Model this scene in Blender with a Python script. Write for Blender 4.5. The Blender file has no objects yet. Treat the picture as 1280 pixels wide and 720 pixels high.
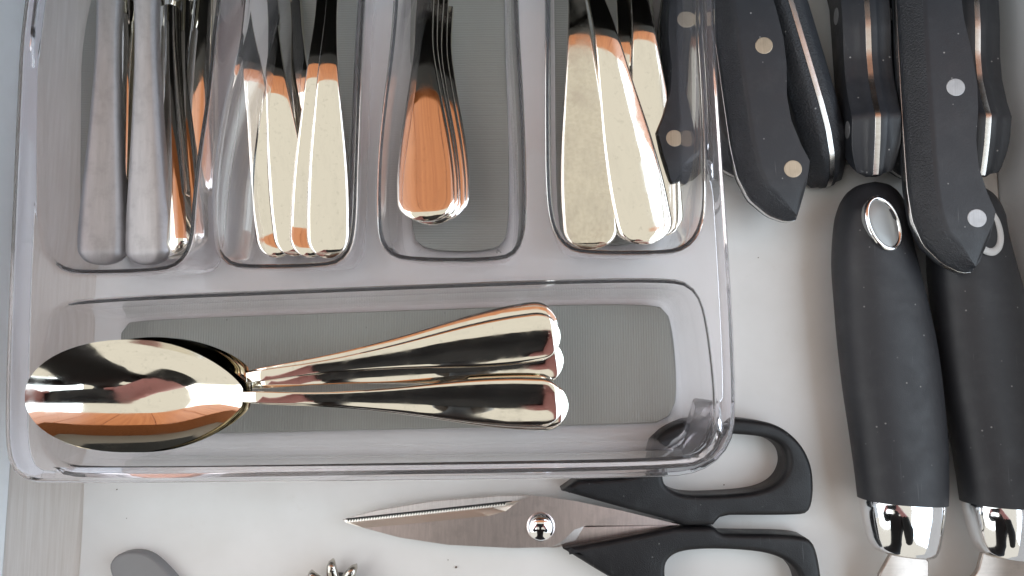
import bpy, bmesh, math, random
from mathutils import Vector, Matrix
R = math.radians
random.seed(4)
scene = bpy.context.scene
C = scene.collection
CM = 0.01                       # everything below is laid out in centimetres

# ------------------------------------------------------------------ camera
CAM_H, TILT, FPX = 30.0, R(6.0), 924.4
cam_d = bpy.data.cameras.new('camera')
cam_d.sensor_width = 36.0
cam_d.lens = FPX / 1280 * 36.0
cam_d.clip_start = 0.01
cam_d.clip_end = 50
cam = bpy.data.objects.new('camera', cam_d)
C.objects.link(cam)
cam.location = (0, 0, CAM_H * CM)
cam.rotation_euler = (TILT, 0, 0)
scene.camera = cam

# ------------------------------------------------------------------ world and lamps
w = bpy.data.worlds.new('World')
scene.world = w
w.use_nodes = True
wb = w.node_tree.nodes['Background']
wb.inputs['Color'].default_value = (0.86, 0.82, 0.72, 1)
wb.inputs['Strength'].default_value = 0.82


def area(name, loc, target, sx, sy, power, col):
    d = bpy.data.lights.new(name, 'AREA')
    d.shape = 'RECTANGLE'
    d.size, d.size_y = sx * CM, sy * CM
    d.energy = power
    d.color = col
    o = bpy.data.objects.new(name, d)
    C.objects.link(o)
    o.location = Vector(loc) * CM
    o.rotation_euler = (Vector(target) - Vector(loc)).to_track_quat('-Z', 'Y').to_euler()
    return o


area('window_lamp', (205, 0, 165), (6, 2, 0), 360, 300, 80.0, (0.68, 0.84, 1.0))
area('window_lamp', (-205, 0, 165), (6, 2, 0), 340, 280, 50.0, (0.90, 0.95, 1.0))

vs = scene.view_settings
vs.view_transform = 'Standard'
vs.look = 'None'
vs.exposure = 0.23
vs.gamma = 1.0
cy = scene.cycles
cy.use_denoising = True
cy.max_bounces = 16
cy.transmission_bounces = 14
cy.glossy_bounces = 6
cy.diffuse_bounces = 4
cy.transparent_max_bounces = 16
cy.sample_clamp_indirect = 6.0
cy.blur_glossy = 0.3


# ------------------------------------------------------------------ helpers
def P(px, py, z):
    """Point at height z (cm) seen at photograph pixel px, py."""
    u, v = (px - 640) / FPX, (360 - py) / FPX
    dx, dy, dz = u, math.sin(TILT) + v * math.cos(TILT), -math.cos(TILT) + v * math.sin(TILT)
    t = (CAM_H - z) / -dz
    return Vector((dx * t, dy * t, z))


def PS(px, py, zsee, z):
    """Seen at px, py when at height zsee, then set down at height z."""
    p = P(px, py, zsee)
    p.z = z
    return p


def link(o, parent=None):
    C.objects.link(o)
    if parent is not None:
        o.parent = parent
    return o


def thing(name, label, cat, loc=(0, 0, 0), group=None):
    o = bpy.data.objects.new(name, None)
    o.empty_display_size = 0.01
    link(o)
    o.location = Vector(loc) * CM
    o['label'] = label
    o['category'] = cat
    if group:
        o['group'] = group
    return o


def tag(o, label, cat, group=None):
    o['label'] = label
    o['category'] = cat
    if group:
        o['group'] = group
    return o


def mesh(name, verts, faces, mat, parent=None, smooth=True, off=(0, 0, 0), mats=None, angle=40):
    off = Vector(off)
    me = bpy.data.meshes.new(name)
    me.from_pydata([(Vector(v) - off) * CM for v in verts], [], faces)
    bm = bmesh.new()
    bm.from_mesh(me)
    bmesh.ops.recalc_face_normals(bm, faces=bm.faces)
    bm.to_mesh(me)
    bm.free()
    for m in (mats or [mat]):
        me.materials.append(m)
    if smooth:
        me.polygons.foreach_set('use_smooth', [True] * len(me.polygons))
        if angle and angle < 180:
            me.set_sharp_from_angle(angle=R(angle))
    o = bpy.data.objects.new(name, me)
    return link(o, parent)


def interp(tab, s):
    """Smooth (monotone-ish cubic) lookup in [(s, value), ...]."""
    n = len(tab)
    if s <= tab[0][0]:
        return tab[0][1]
    if s >= tab[-1][0]:
        return tab[-1][1]
    for i in range(n - 1):
        if s <= tab[i + 1][0]:
            break
    x0, y0 = tab[i]
    x1, y1 = tab[i + 1]
    h = x1 - x0
    d = (y1 - y0) / h
    dl = (y0 - tab[i - 1][1]) / (x0 - tab[i - 1][0]) if i > 0 else d
    dr = (tab[i + 2][1] - y1) / (tab[i + 2][0] - x1) if i + 2 < n else d
    m0 = (d + dl) / 2 if d * dl > 0 else 0
    m1 = (d + dr) / 2 if d * dr > 0 else 0
    if i == 0:
        m0 = d
    if i + 2 == n:
        m1 = d
    t = (s - x0) / h
    return ((2 * t**3 - 3 * t**2 + 1) * y0 + (t**3 - 2 * t**2 + t) * h * m0
            + (-2 * t**3 + 3 * t**2) * y1 + (t**3 - t**2) * h * m1)


def chaikin(pts, n=3, closed=True):
    for _ in range(n):
        out = []
        m = len(pts)
        for i in range(m if closed else m - 1):
            a, b = pts[i], pts[(i + 1) % m]
            out.append(a * 0.75 + b * 0.25)
            out.append(a * 0.25 + b * 0.75)
        if not closed:
            out = [pts[0]] + out + [pts[-1]]
        pts = out
    return pts


def resample(pts, n):
    m = len(pts)
    L = [0.0]
    for i in range(m):
        L.append(L[-1] + (pts[(i + 1) % m] - pts[i]).length)
    tot = L[-1]
    out, j = [], 0
    for k in range(n):
        d = tot * k / n
        while L[j + 1] < d:
            j += 1
        t = (d - L[j]) / max(1e-9, L[j + 1] - L[j])
        out.append(pts[j].lerp(pts[(j + 1) % m], t))
    return out


def area2(pts):
    return sum(pts[i].x * pts[(i + 1) % len(pts)].y - pts[(i + 1) % len(pts)].x * pts[i].y for i in range(len(pts)))


def ccw(pts):
    return pts if area2(pts) > 0 else pts[::-1]


def inset(pts, d):
    """Move a counter-clockwise closed outline inwards; d is a number or one per point."""
    n = len(pts)
    out = []
    for i in range(n):
        a, b, c = pts[i - 1], pts[i], pts[(i + 1) % n]
        t = (c - a)
        nn = Vector((-t.y, t.x)).normalized()
        dd = d[i] if isinstance(d, (list, tuple)) else d
        out.append(Vector((b.x + nn.x * dd, b.y + nn.y * dd)))
    return out


def ring_faces(a, b, n):
    return [(a + i, a + (i + 1) % n, b + (i + 1) % n, b + i) for i in range(n)]


def stack_rings(rings, cap0=True, cap1=True):
    """rings: list of lists of 3D points, same length -> verts, faces."""
    n = len(rings[0])
    vs_, fs = [], []
    for r in rings:
        vs_ += r
    for k in range(len(rings) - 1):
        fs += ring_faces(k * n, (k + 1) * n, n)
    if cap0:
        fs.append(tuple(range(n))[::-1])
    if cap1:
        b = (len(rings) - 1) * n
        fs.append(tuple(range(b, b + n)))
    return vs_, fs


def slab(outline, z0, z1, bev=0.05, n=None, steps=4):
    """Rounded-edge plate from a 2D outline (cm)."""
    o = ccw(outline)
    rings = []
    for k in range(steps + 1):
        a = math.pi / 2 * k / steps
        rings.append([Vector((p.x, p.y, z0 + bev * (1 - math.sin(a)))) for p in inset(o, bev * (1 - math.cos(math.pi / 2 - a)) if False else bev * (1 - math.sin(a)))])
    for k in range(steps + 1):
        a = math.pi / 2 * k / steps
        rings.append([Vector((p.x, p.y, z1 - bev * (1 - math.cos(a)))) for p in inset(o, bev * (1 - math.cos(a)) + bev * 0)]) if False else \
            rings.append([Vector((p.x, p.y, z1 - bev + bev * math.sin(a))) for p in inset(o, bev * (1 - math.cos(a)))])
    return stack_rings(rings)


def px_outline(pts, z, n=None, ch=0):
    q = []
    for p in pts:
        if p[0] == 'w':
            q.append(Vector((p[1], p[2])))
        else:
            v = P(p[0], p[1], z)
            q.append(Vector((v.x, v.y)))
    if ch:
        q = chaikin(q, ch)
    if n:
        q = resample(q, n)
    return ccw(q)


def rbox(x0, x1, y0, y1, z0, z1):
    v = [(x, y, z) for z in (z0, z1) for (x, y) in ((x0, y0), (x1, y0), (x1, y1), (x0, y1))]
    f = [(3, 2, 1, 0), (4, 5, 6, 7), (0, 1, 5, 4), (1, 2, 6, 5), (2, 3, 7, 6), (3, 0, 4, 7)]
    return v, f


def bevel_box(name, x0, x1, y0, y1, z0, z1, mat, parent=None, bev=0.08, off=(0, 0, 0)):
    v, f = rbox(x0, x1, y0, y1, z0, z1)
    o = mesh(name, v, f, mat, parent, smooth=False, off=off)
    m = o.modifiers.new('bevel', 'BEVEL')
    m.width = bev * CM
    m.segments = 3
    return o


# ------------------------------------------------------------------ materials
class NT:
    def __init__(self, name):
        self.m = bpy.data.materials.new(name)
        self.m.use_nodes = True
        self.t = self.m.node_tree
        self.b = self.t.nodes['Principled BSDF']
        self.out = self.t.nodes['Material Output']
        self.tc = self.t.nodes.new('ShaderNodeTexCoord')

    def node(self, kind, **kw):
        n = self.t.nodes.new(kind)
        for k, v in kw.items():
            setattr(n, k, v)
        return n

    def l(self, a, b):
        self.t.links.new(a, b)

    def mapping(self, scale, rot=(0, 0, 0), src='Object'):
        mp = self.node('ShaderNodeMapping')
        mp.inputs['Scale'].default_value = scale
        mp.inputs['Rotation'].default_value = rot
        self.l(self.tc.outputs[src], mp.inputs['Vector'])
        return mp.outputs['Vector']

    def noise(self, scale, detail=3, rough=0.55, vec=None):
        n = self.node('ShaderNodeTexNoise')
        n.inputs['Scale'].default_value = scale
        n.inputs['Detail'].default_value = detail
        n.inputs['Roughness'].default_value = rough
        self.l(vec if vec is not None else self.tc.outputs['Object'], n.inputs['Vector'])
        return n.outputs['Fac']

    def ramp(self, fac, stops):
        r = self.node('ShaderNodeValToRGB')
        e = r.color_ramp.elements
        while len(e) < len(stops):
            e.new(0.5)
        for i, (p, c) in enumerate(stops):
            e[i].position = p
            e[i].color = (c, c, c, 1) if isinstance(c, (int, float)) else (*c, 1)
        self.l(fac, r.inputs['Fac'])
        return r.outputs['Color']

    def mix(self, fac, a, b):
        n = self.node('ShaderNodeMix', data_type='RGBA')
        if isinstance(fac, (int, float)):
            n.inputs[0].default_value = fac
        else:
            self.l(fac, n.inputs[0])
        for i, v in ((6, a), (7, b)):
            if isinstance(v, tuple):
                n.inputs[i].default_value = (*v, 1)
            else:
                self.l(v, n.inputs[i])
        return n.outputs[2]

    def bump(self, h, strength, dist, prev=None):
        n = self.node('ShaderNodeBump')
        n.inputs['Strength'].default_value = strength
        n.inputs['Distance'].default_value = dist
        self.l(h, n.inputs['Height'])
        if prev is not None:
            self.l(prev, n.inputs['Normal'])
        self.l(n.outputs['Normal'], self.b.inputs['Normal'])
        return n.outputs['Normal']

    def set(self, **kw):
        for k, v in kw.items():
            k = {'color': 'Base Color', 'rough': 'Roughness', 'metal': 'Metallic', 'spec': 'Specular IOR Level', 'ior': 'IOR',
                 'trans': 'Transmission Weight', 'coat': 'Coat Weight', 'coat_rough': 'Coat Roughness', 'aniso': 'Anisotropic'}.get(k, k)
            if isinstance(v, tuple):
                self.b.inputs[k].default_value = (*v, 1)
            elif isinstance(v, (int, float)):
                self.b.inputs[k].default_value = v
            else:
                self.l(v, self.b.inputs[k])
        return self


def specks(n, scale, lo, hi):
    """Sparse dust specks, 0..1."""
    v = n.node('ShaderNodeTexVoronoi')
    v.inputs['Scale'].default_value = scale
    n.l(n.tc.outputs['Object'], v.inputs['Vector'])
    d = n.ramp(v.outputs['Distance'], [(lo, 1.0), (hi, 0.0)])
    sep = n.node('ShaderNodeSeparateColor')
    n.l(v.outputs['Color'], sep.inputs['Color'])
    keep = n.ramp(sep.outputs[0], [(0.86, 0.0), (0.95, 1.0)])
    mu = n.node('ShaderNodeMath', operation='MULTIPLY')
    n.l(d, mu.inputs[0])
    n.l(keep, mu.inputs[1])
    return mu.outputs[0]


def m_polished(name, col=(0.88, 0.845, 0.765), r0=0.025, r1=0.11, water=0.8):
    n = NT(name)
    a = n.noise(120, 4, 0.6)
    sp = n.noise(420, 3, 0.6)
    f = n.ramp(a, [(0.42, r0), (0.72, r1)])
    sm = n.noise(1.0, 4, 0.7, n.mapping((140, 45, 140), (0, 0, 0.6)))
    c = n.mix(n.ramp(sp, [(0.60, 0.0), (0.75, water)]), col, tuple(c * 0.86 for c in col))
    c = n.mix(n.ramp(sm, [(0.50, 0.0), (0.72, 0.30 * water)]), c, tuple(c * 0.70 for c in col))
    mx = n.node('ShaderNodeMath', operation='ADD')
    n.l(f, mx.inputs[0])
    n.l(n.ramp(sm, [(0.52, 0.0), (0.75, 0.12 * water)]), mx.inputs[1])
    f = mx.outputs[0]
    n.set(color=c, metal=1.0, rough=f)
    n.bump(n.noise(60, 2), 0.03, 0.0015)
    return n.m


def m_brushed(name, col, r, sc=(3000, 60, 60), bump=0.05):
    n = NT(name)
    g = n.noise(1.0, 3, 0.6, n.mapping(sc))
    st = n.noise(180, 4, 0.65)
    c = n.mix(n.ramp(g, [(0.3, 0.0), (0.7, 1.0)]), tuple(x * 0.85 for x in col), col)
    c = n.mix(n.ramp(st, [(0.50, 0.0), (0.68, 0.48)]), c, tuple(x * 0.72 for x in col))
    n.set(color=c, metal=1.0, rough=r)
    n.bump(g, bump, 0.0005)
    return n.m


def m_black(name, col, rough, grain=0.0, gscale=2500, dust=0.5, spec=0.5):
    n = NT(name)
    s = specks(n, 380, 0.07, 0.15)
    sm = n.ramp(n.noise(90, 5, 0.7), [(0.50, 0.0), (0.8, 0.10)])
    c = n.mix(sm, col, (0.16, 0.17, 0.18))
    c = n.mix(s, c, (dust, dust, dust)) if dust else c
    for k, rot in enumerate((0.5, -0.9)):
        g = n.noise(1.0, 2, 0.5, n.mapping((1500, 55, 300), (0, 0, rot)))
        c = n.mix(n.ramp(g, [(0.735, 0.0), (0.80, 0.28)]), c, (0.22, 0.23, 0.24))
    n.set(color=c, rough=n.ramp(n.noise(140, 3), [(0.3, rough - 0.06), (0.7, rough + 0.08)]), spec=spec)
    if grain:
        n.bump(n.noise(gscale, 2, 0.6), grain, 0.0006)
    return n.m


def m_glass():
    n = NT('clear plastic')
    sc_ = n.noise(1.0, 4, 0.7, n.mapping((70, 300, 120), (0, 0, 0.4)))
    n.set(color=(0.975, 0.960, 0.985), rough=n.ramp(sc_, [(0.58, 0.0), (0.78, 0.10)]), ior=1.29, trans=0.972)
    return n.m


M_GLASS = m_glass()
M_STEEL = m_polished('polished steel')
def m_dull():
    n = NT('dusty steel')
    big = n.noise(85, 5, 0.65)
    sm = n.noise(650, 3, 0.6)
    dust = n.ramp(big, [(0.40, 0.05), (0.72, 0.55)])
    c = n.mix(n.ramp(sm, [(0.42, 0.0), (0.70, 0.3)]), (0.80, 0.75, 0.65), (0.52, 0.46, 0.37))
    n.set(color=n.mix(dust, c, (0.55, 0.49, 0.40)), metal=n.ramp(big, [(0.40, 1.0), (0.75, 0.78)]), rough=n.ramp(big, [(0.40, 0.06), (0.72, 0.24)]))
    n.bump(sm, 0.03, 0.0004)
    return n.m


M_DULL = m_dull()
M_MATTE = m_brushed('matte knife steel', (0.50, 0.49, 0.50), 0.58, (400, 60, 60))
M_BLADE = m_brushed('brushed blade steel', (0.84, 0.74, 0.72), 0.32, (900, 120, 40), 0.015)
M_TANG = m_brushed('tang steel', (0.78, 0.77, 0.76), 0.25)
M_CHROME = m_polished('chrome', (0.88, 0.89, 0.91), 0.03, 0.14, 0.6)
M_SCALE = m_black('knife handle plastic', (0.025, 0.028, 0.035), 0.42, 0.10, 1500, 0.35)
M_SCALE_G = m_black('grained handle plastic', (0.026, 0.029, 0.036), 0.46, 0.9, 1500, 0.35)
M_RUBBER = m_black('soft rubber grip', (0.024, 0.026, 0.032), 0.50, 0.12, 3000, 0.22)
M_SCIS = m_black('scissor handle plastic', (0.010, 0.010, 0.012), 0.42, 0.25, 2500, 0.10, 0.4)
M_BRASS = m_brushed('brass rivet', (0.58, 0.49, 0.38), 0.55)
M_RIVET = m_brushed('steel rivet', (0.60, 0.61, 0.63), 0.6)


def m_simple(name, col, rough=0.5, metal=0.0):
    n = NT(name)
    n.set(color=n.mix(n.noise(150, 4), tuple(c * 0.92 for c in col), col), rough=rough, metal=metal)
    return n.m


M_SHADE_HUB = m_simple('serration shade and hub', (0.02, 0.02, 0.02), 0.5)  # near-black: painted shade under the scissor teeth, and the pronged tool's hub
M_GREYMETAL = m_simple('grey satin plastic', (0.235, 0.235, 0.24), 0.42)


def m_liner():
    n = NT('liner sheet')
    a = n.ramp(n.noise(25, 4, 0.6), [(0.35, 0.0), (0.7, 1.0)])
    c = n.mix(a, (0.735, 0.728, 0.71), (0.80, 0.795, 0.785))
    g = n.noise(1.0, 2, 0.5, n.mapping((30, 1100, 100), (0, 0, 0.35)))
    c = n.mix(n.ramp(g, [(0.76, 0.0), (0.82, 0.35)]), c, (0.45, 0.42, 0.39))
    c = n.mix(n.ramp(n.noise(60, 5, 0.75), [(0.60, 0.0), (0.78, 0.25)]), c, (0.58, 0.53, 0.47))
    s = specks(n, 60, 0.010, 0.022)
    c = n.mix(s, c, (0.22, 0.18, 0.14))
    n.set(color=c, rough=0.42)
    n.bump(n.noise(30, 2), 0.05, 0.002)
    return n.m


def m_board():
    n = NT('bare drawer board')
    g = n.noise(1.0, 5, 0.65, n.mapping((900, 28, 28)))
    c = n.mix(n.ramp(g, [(0.35, 0.0), (0.66, 1.0)]), (0.64, 0.60, 0.56), (0.73, 0.70, 0.67))
    n.set(color=c, rough=0.5)
    n.bump(g, 0.10, 0.001)
    return n.m


def m_mat(name, axis):
    n = NT(name)
    wv = n.node('ShaderNodeTexWave', wave_type='BANDS', bands_direction=axis)
    wv.inputs['Scale'].default_value = 310.0
    wv.inputs['Distortion'].default_value = 0.0
    n.l(n.tc.outputs['Object'], wv.inputs['Vector'])
    c = n.mix(wv.outputs['Fac'], (0.300, 0.302, 0.280), (0.335, 0.337, 0.312))
    s = specks(n, 160, 0.03, 0.06)
    c = n.mix(s, c, (0.10, 0.10, 0.09))
    n.set(color=c, rough=0.6)
    n.bump(wv.outputs['Fac'], 0.22, 0.0003)
    return n.m


def m_wood():
    n = NT('orange wood')
    g = n.noise(1.0, 5, 0.6, n.mapping((60, 60, 2.0)))
    c = n.mix(n.ramp(g, [(0.3, 0.0), (0.7, 1.0)]), (0.50, 0.150, 0.045), (0.68, 0.25, 0.09))
    n.set(color=c, rough=0.4)
    return n.m


M_LINER, M_BOARD, M_WOOD = m_liner(), m_board(), m_wood()
M_MATX, M_MATY = m_mat('ribbed mat lengthwise', 'X'), m_mat('ribbed mat crosswise', 'Y')
M_WALLW = m_simple('painted metal drawer side', (0.84, 0.87, 0.90), 0.4)
M_COUNTER = m_simple('dark counter', (0.008, 0.008, 0.009), 0.7)

# ------------------------------------------------------------------ the drawer
XL, XR, YN, YF = -20.0, 20.15, -20.0, 30.0
drawer = thing('drawer', 'white drawer with a bare grained base strip beside its liner', 'drawer', (0, 0, 0))
bevel_box('base_board', XL - 1.2, XR + 1.2, YN, YF, -1.4, -0.12, M_BOARD, drawer, 0.02)
bevel_box('side_wall', XL - 1.2, XL, YN, YF, -0.117, 6.3, M_WALLW, drawer, 0.12)
bevel_box('side_wall', XR, XR + 1.2, YN, YF, -0.117, 6.3, M_WALLW, drawer, 0.12)

lx = P(102, 660, 0).x
lo = [Vector((lx + 0.03 * math.sin(i * 0.9) * 0.6, YN + 0.3 + i * (YF - YN - 0.6) / 60)) for i in range(61)]
lo += [Vector((XR - 0.05, YF - 0.3)), Vector((XR - 0.05, YN + 0.3))]
v_, f_ = slab(lo, -0.115, 0.0, 0.03)
tag(mesh('drawer_liner', v_, f_, M_LINER, None), 'smooth off-white liner sheet covering the drawer floor', 'drawer liner')

# ------------------------------------------------------------------ the tray
tray = thing('cutlery_tray', 'clear plastic cutlery tray with five moulded compartments', 'cutlery tray', (-4.5, 6, 0))
DECK, FLOOR = 4.4, 0.30
YT = 23.5
OUTER = [('w', -15.4, YT + 1.2), ('w', -16.6, YT + 0.6), (22, 0), (15, 140), (6, 350), (1, 500), (1, 560), (8, 588), (24, 602), (52, 606), (400, 603.5),
         (690, 600), (830, 598), (868, 595), (898, 580), (917, 555), (923, 525), (919, 400), (906, 200), (893, 0), ('w', 8.1, YT + 0.6), ('w', 7.2, YT + 1.2)]
WELLS = [
    # left knife slot
    [('w', -15.2, YT), ('w', -15.9, YT - 0.8), (46, 0), (44, 150), (46, 270), (55, 318), (72, 336), (95, 341), (195, 338), (222, 330), (238, 305), (241, 255),
     (248, 190), (261, 110), (270, 0), ('w', -9.6, YT - 0.8), ('w', -10.2, YT)],
    [('w', -8.7, YT), ('w', -9.1, YT - 0.8), (308, 0), (299, 60), (284, 115), (271, 185), (265, 250), (267, 308), (280, 328), (300, 334), (405, 332), (428, 324),
     (442, 298), (445, 200), (452, 0), ('w', -4.9, YT - 0.8), ('w', -5.4, YT)],
    [('w', -3.6, YT), ('w', -4.0, YT - 0.8), (493, 0), (488, 60), (477, 140), (471, 210), (471, 288), (480, 312), (502, 325), (625, 325), (647, 314),
     (657, 285), (657, 210), (652, 100), (645, 0), ('w', 0.2, YT - 0.8), ('w', -0.2, YT)],
    [('w', 1.7, YT), ('w', 1.2, YT - 0.8), (684, 0), (683, 130), (684, 240), (691, 285), (707, 308), (730, 316), (838, 316), (862, 308), (877, 288),
     (884, 255), (881, 130), (872, 0), ('w', 7.4, YT - 0.8), ('w', 6.9, YT)],
    # wide front compartment
    [(58, 408), (68, 384), (95, 373), (480, 358), (660, 351), (840, 347), (868, 356), (884, 385), (896, 480), (897, 540), (884, 567), (855, 578),
     (500, 584), (110, 590), (70, 582), (48, 556), (44, 500)],
]


def build_tray():
    bm = bmesh.new()
    flats = []

    def add_ring(pts, z):
        return [bm.verts.new((p.x, p.y, z)) for p in pts]

    def bridge(a, b):
        n = len(a)
        for i in range(n):
            bm.faces.new((a[i], a[(i + 1) % n], b[(i + 1) % n], b[i]))
    out = px_outline(OUTER, 4.6, 220, 3)
    prof = [(0.52, DECK), (0.40, DECK + 0.015), (0.30, DECK + 0.05), (0.18, DECK + 0.07), (0.08, DECK + 0.05), (0.02, DECK - 0.01), (0.0, DECK - 0.10), (0.03, DECK - 1.0)]
    prev = None
    for d, z in prof:
        r = add_ring(inset(out, d), z)
        if prev:
            bridge(prev, r)
        else:
            deck_outer = r
        prev = r
    wells2 = []
    loops = [deck_outer]
    for wpts in WELLS:
        o = px_outline(wpts, DECK, 150, 3)
        wells2.append(o)
        wp = [(-0.10, DECK), (0.0, DECK - 0.03), (0.07, DECK - 0.10), (0.12, DECK - 0.25), (0.22, 3.0), (0.32, 1.6), (0.40, 0.85), (0.46, 0.60), (0.58, 0.42), (0.78, 0.33), (0.95, FLOOR)]
        prev = None
        for d, z in wp:
            r = add_ring(inset(o, d), z)
            if prev:
                bridge(prev, r)
            else:
                loops.append(r)
            prev = r
        flats.append(prev)
    bm.verts.index_update()
    es = []
    for lp in loops:
        for i in range(len(lp)):
            e = bm.edges.get((lp[i], lp[(i + 1) % len(lp)]))
            if e is None:
                e = bm.edges.new((lp[i], lp[(i + 1) % len(lp)]))
            es.append(e)
    bmesh.ops.triangle_fill(bm, edges=es, use_beauty=True, use_dissolve=False)
    for fl in flats:
        e2 = [bm.edges.get((fl[i], fl[(i + 1) % len(fl)])) for i in range(len(fl))]
        bmesh.ops.triangle_fill(bm, edges=e2, use_beauty=True)
    bmesh.ops.recalc_face_normals(bm, faces=bm.faces)
    off = Vector((-4.5, 6, 0))
    for v in bm.verts:
        v.co = (v.co - off) * CM
    me = bpy.data.meshes.new('tray_shell')
    bm.to_mesh(me)
    bm.free()
    me.materials.append(M_GLASS)
    me.polygons.foreach_set('use_smooth', [True] * len(me.polygons))
    o = link(bpy.data.objects.new('tray_shell', me), tray)
    s = o.modifiers.new('solid', 'SOLIDIFY')
    s.thickness = 0.14 * CM
    s.offset = -1 if me.polygons[0].normal.z > 0 else 1
    s.use_even_offset = False
    return wells2


wells2 = build_tray()
toff = (-4.5, 6, 0)
rib = [(897, 500), (893, 530), (884, 556), (866, 574), (838, 585), (834, 580), (858, 568), (875, 550), (884, 527), (888, 502)]
v_, f_ = slab(px_outline(rib, 3.6, 80, 2), 1.2, 3.95, 0.06)
mesh('corner_rib', v_, f_, M_GLASS, tray, off=toff)
MATS = [
    ([(100, 0), (98, 200), (98, 300), (115, 318), (205, 316), (222, 300), (230, 200), (245, 100), (268, 0), ('w', -11.6, YT - 1.6), ('w', -15.3, YT - 1.6)], M_MATY),
    ([(338, 0), (331, 150), (325, 250), (325, 300), (338, 316), (420, 315), (434, 300), (440, 150), (446, 0), ('w', -6.0, YT - 1.6), ('w', -9.0, YT - 1.6)], M_MATY),
    ([(508, 0), (511, 150), (513, 290), (528, 314), (622, 314), (637, 293), (636, 150), (632, 0), ('w', -0.2, YT - 1.6), ('w', -3.9, YT - 1.6)], M_MATY),
    ([(692, 0), (694, 150), (697, 285), (710, 306), (812, 306), (827, 285), (823, 150), (817, 0), ('w', 5.7, YT - 1.6), ('w', 1.7, YT - 1.6)], M_MATY),
    ([(150, 425), (152, 405), (175, 399), (480, 389), (820, 377), (842, 394), (848, 500), (835, 526), (810, 530), (300, 541), (172, 545), (152, 530)], M_MATX),
]
for pts, m in MATS:
    v_, f_ = slab(px_outline(pts, 0.5, 90, 3), 0.305, 0.50, 0.05)
    mesh('non_slip_mat', v_, f_, m, tray, off=toff)


# ------------------------------------------------------------------ cutlery shapes (local: rounded handle end at the origin, +y to the head)
def loft(stations, nsec=18, crown=0.07, bev=0.13, under=0.5):
    """stations: (y, z, halfwidth, thickness). Closed tube, convex above, flatter beneath."""
    rings = []
    for (y, z, hw, th, sl) in stations:
        ring = []
        cr = crown * min(1.0, hw / 0.9)
        for i in range(nsec):                       # top, left to right
            a = -1 + 2 * i / (nsec - 1)
            u = math.sin(a * math.pi / 2)
            e = max(0.0, (abs(u) - 0.91) / 0.09)
            zz = th / 2 + cr * (1 - u * u) - bev * th * 2 * e * e
            ring.append(Vector((u * hw, y - zz * sl, z + zz)))
        nb = 8
        for i in range(nb):                         # underside, right to left
            a = 1 - 2 * (i + 0.5) / nb
            u = a * 0.97
            zz = -th / 2 + cr * under * (1 - u * u)
            ring.append(Vector((u * hw, y - zz * sl, z + zz)))
        rings.append(ring)
    return stack_rings(rings)


def handle_stations(width, slope, thick, L, n=46, capr=0.88, scale=1.0):
    """width/slope/thick: tables over s (cm from the end)."""
    we = interp(width, capr) * scale
    ss = []
    for i in range(13):
        ss.append(capr * (1 - math.cos(math.pi / 2 * i / 12)))
    ss += [capr + (L - capr) * (i + 1) / n for i in range(n)]
    st, z, ps = [], 0.0, 0.0
    for s in ss:
        # integrate the slope
        k = 6
        for j in range(k):
            z += interp(slope, ps + (s - ps) * (j + 0.5) / k) * (s - ps) / k
        ps = s
        if s < capr:
            q = 1 - s / capr
            hw = we / 2 * max(0.02, (1 - q ** 2.12)) ** (1 / 2.12)
        else:
            hw = interp(width, s) * scale / 2
        e = min(1.0, max(0.0, (L - s) / 0.7))
        st.append((s, z - 0.07 * (1 - e), hw * (0.75 + 0.25 * e ** 0.5), interp(thick, s) * (0.55 + 0.45 * min(1, s / 0.25)) * (0.25 + 0.75 * e), interp(slope, s)))
    return st, z


def bowl(y0, L, W, depth, z0, tip_rise=0.0, th=0.11, nr=18, na=64):
    """Concave spoon bowl, the neck end at y0."""
    def outline(a):
        # egg: blunt towards the neck, rounder at the tip
        c, s = math.cos(a), math.sin(a)
        y = y0 + L / 2 - L / 2 * c
        if c > 0:
            q = math.sin((1 - c) * math.pi / 2) ** 0.70
            x = math.copysign(0.23 + (W / 2 - 0.23) * q, s) if abs(s) > 1e-6 else 0.0
        else:
            x = W / 2 * math.copysign(abs(s) ** 0.93, s) * (1.0 - 0.06 * c * abs(s))
        return x, y
    top, bot, vs_, fs = [], [], [], []
    yc = y0 + L * 0.50
    for layer in (0, 1):
        for i in range(nr + 1):
            r = i / nr
            for k in range(na):
                a = 2 * math.pi * k / na
                x, y = outline(a)
                X, Y = x * r, yc + (y - yc) * r
                rim = z0 + tip_rise * (Y - y0) / L
                zz = rim - depth * (1 - r ** 2.2) ** 0.95
                if layer:
                    zz -= th * (1 if i < nr else 0.45)
                    f = 1.0 if i < nr else 1.0
                elif i == nr:
                    zz -= 0.01
                vs_.append(Vector((X, Y, zz)))
    n1 = (nr + 1) * na
    for layer in (0, 1):
        b = layer * n1
        for i in range(nr):
            for k in range(na):
                q = (b + i * na + k, b + i * na + (k + 1) % na, b + (i + 1) * na + (k + 1) % na, b + (i + 1) * na + k)
                fs.append(q if layer == 0 else q[::-1])
    e = nr * na
    for k in range(na):
        fs.append((e + k, e + (k + 1) % na, n1 + e + (k + 1) % na, n1 + e + k))
    return vs_, fs


WIDTH = [(0, 2.05), (0.75, 2.12), (1.6, 2.14), (2.6, 2.06), (3.8, 1.84), (5.2, 1.46), (6.6, 1.08), (8.0, 0.78), (9.3, 0.58), (10.5, 0.50), (14, 0.50)]
THICK = [(0, 0.20), (2, 0.20), (6, 0.24), (10, 0.34), (14, 0.30)]


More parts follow.
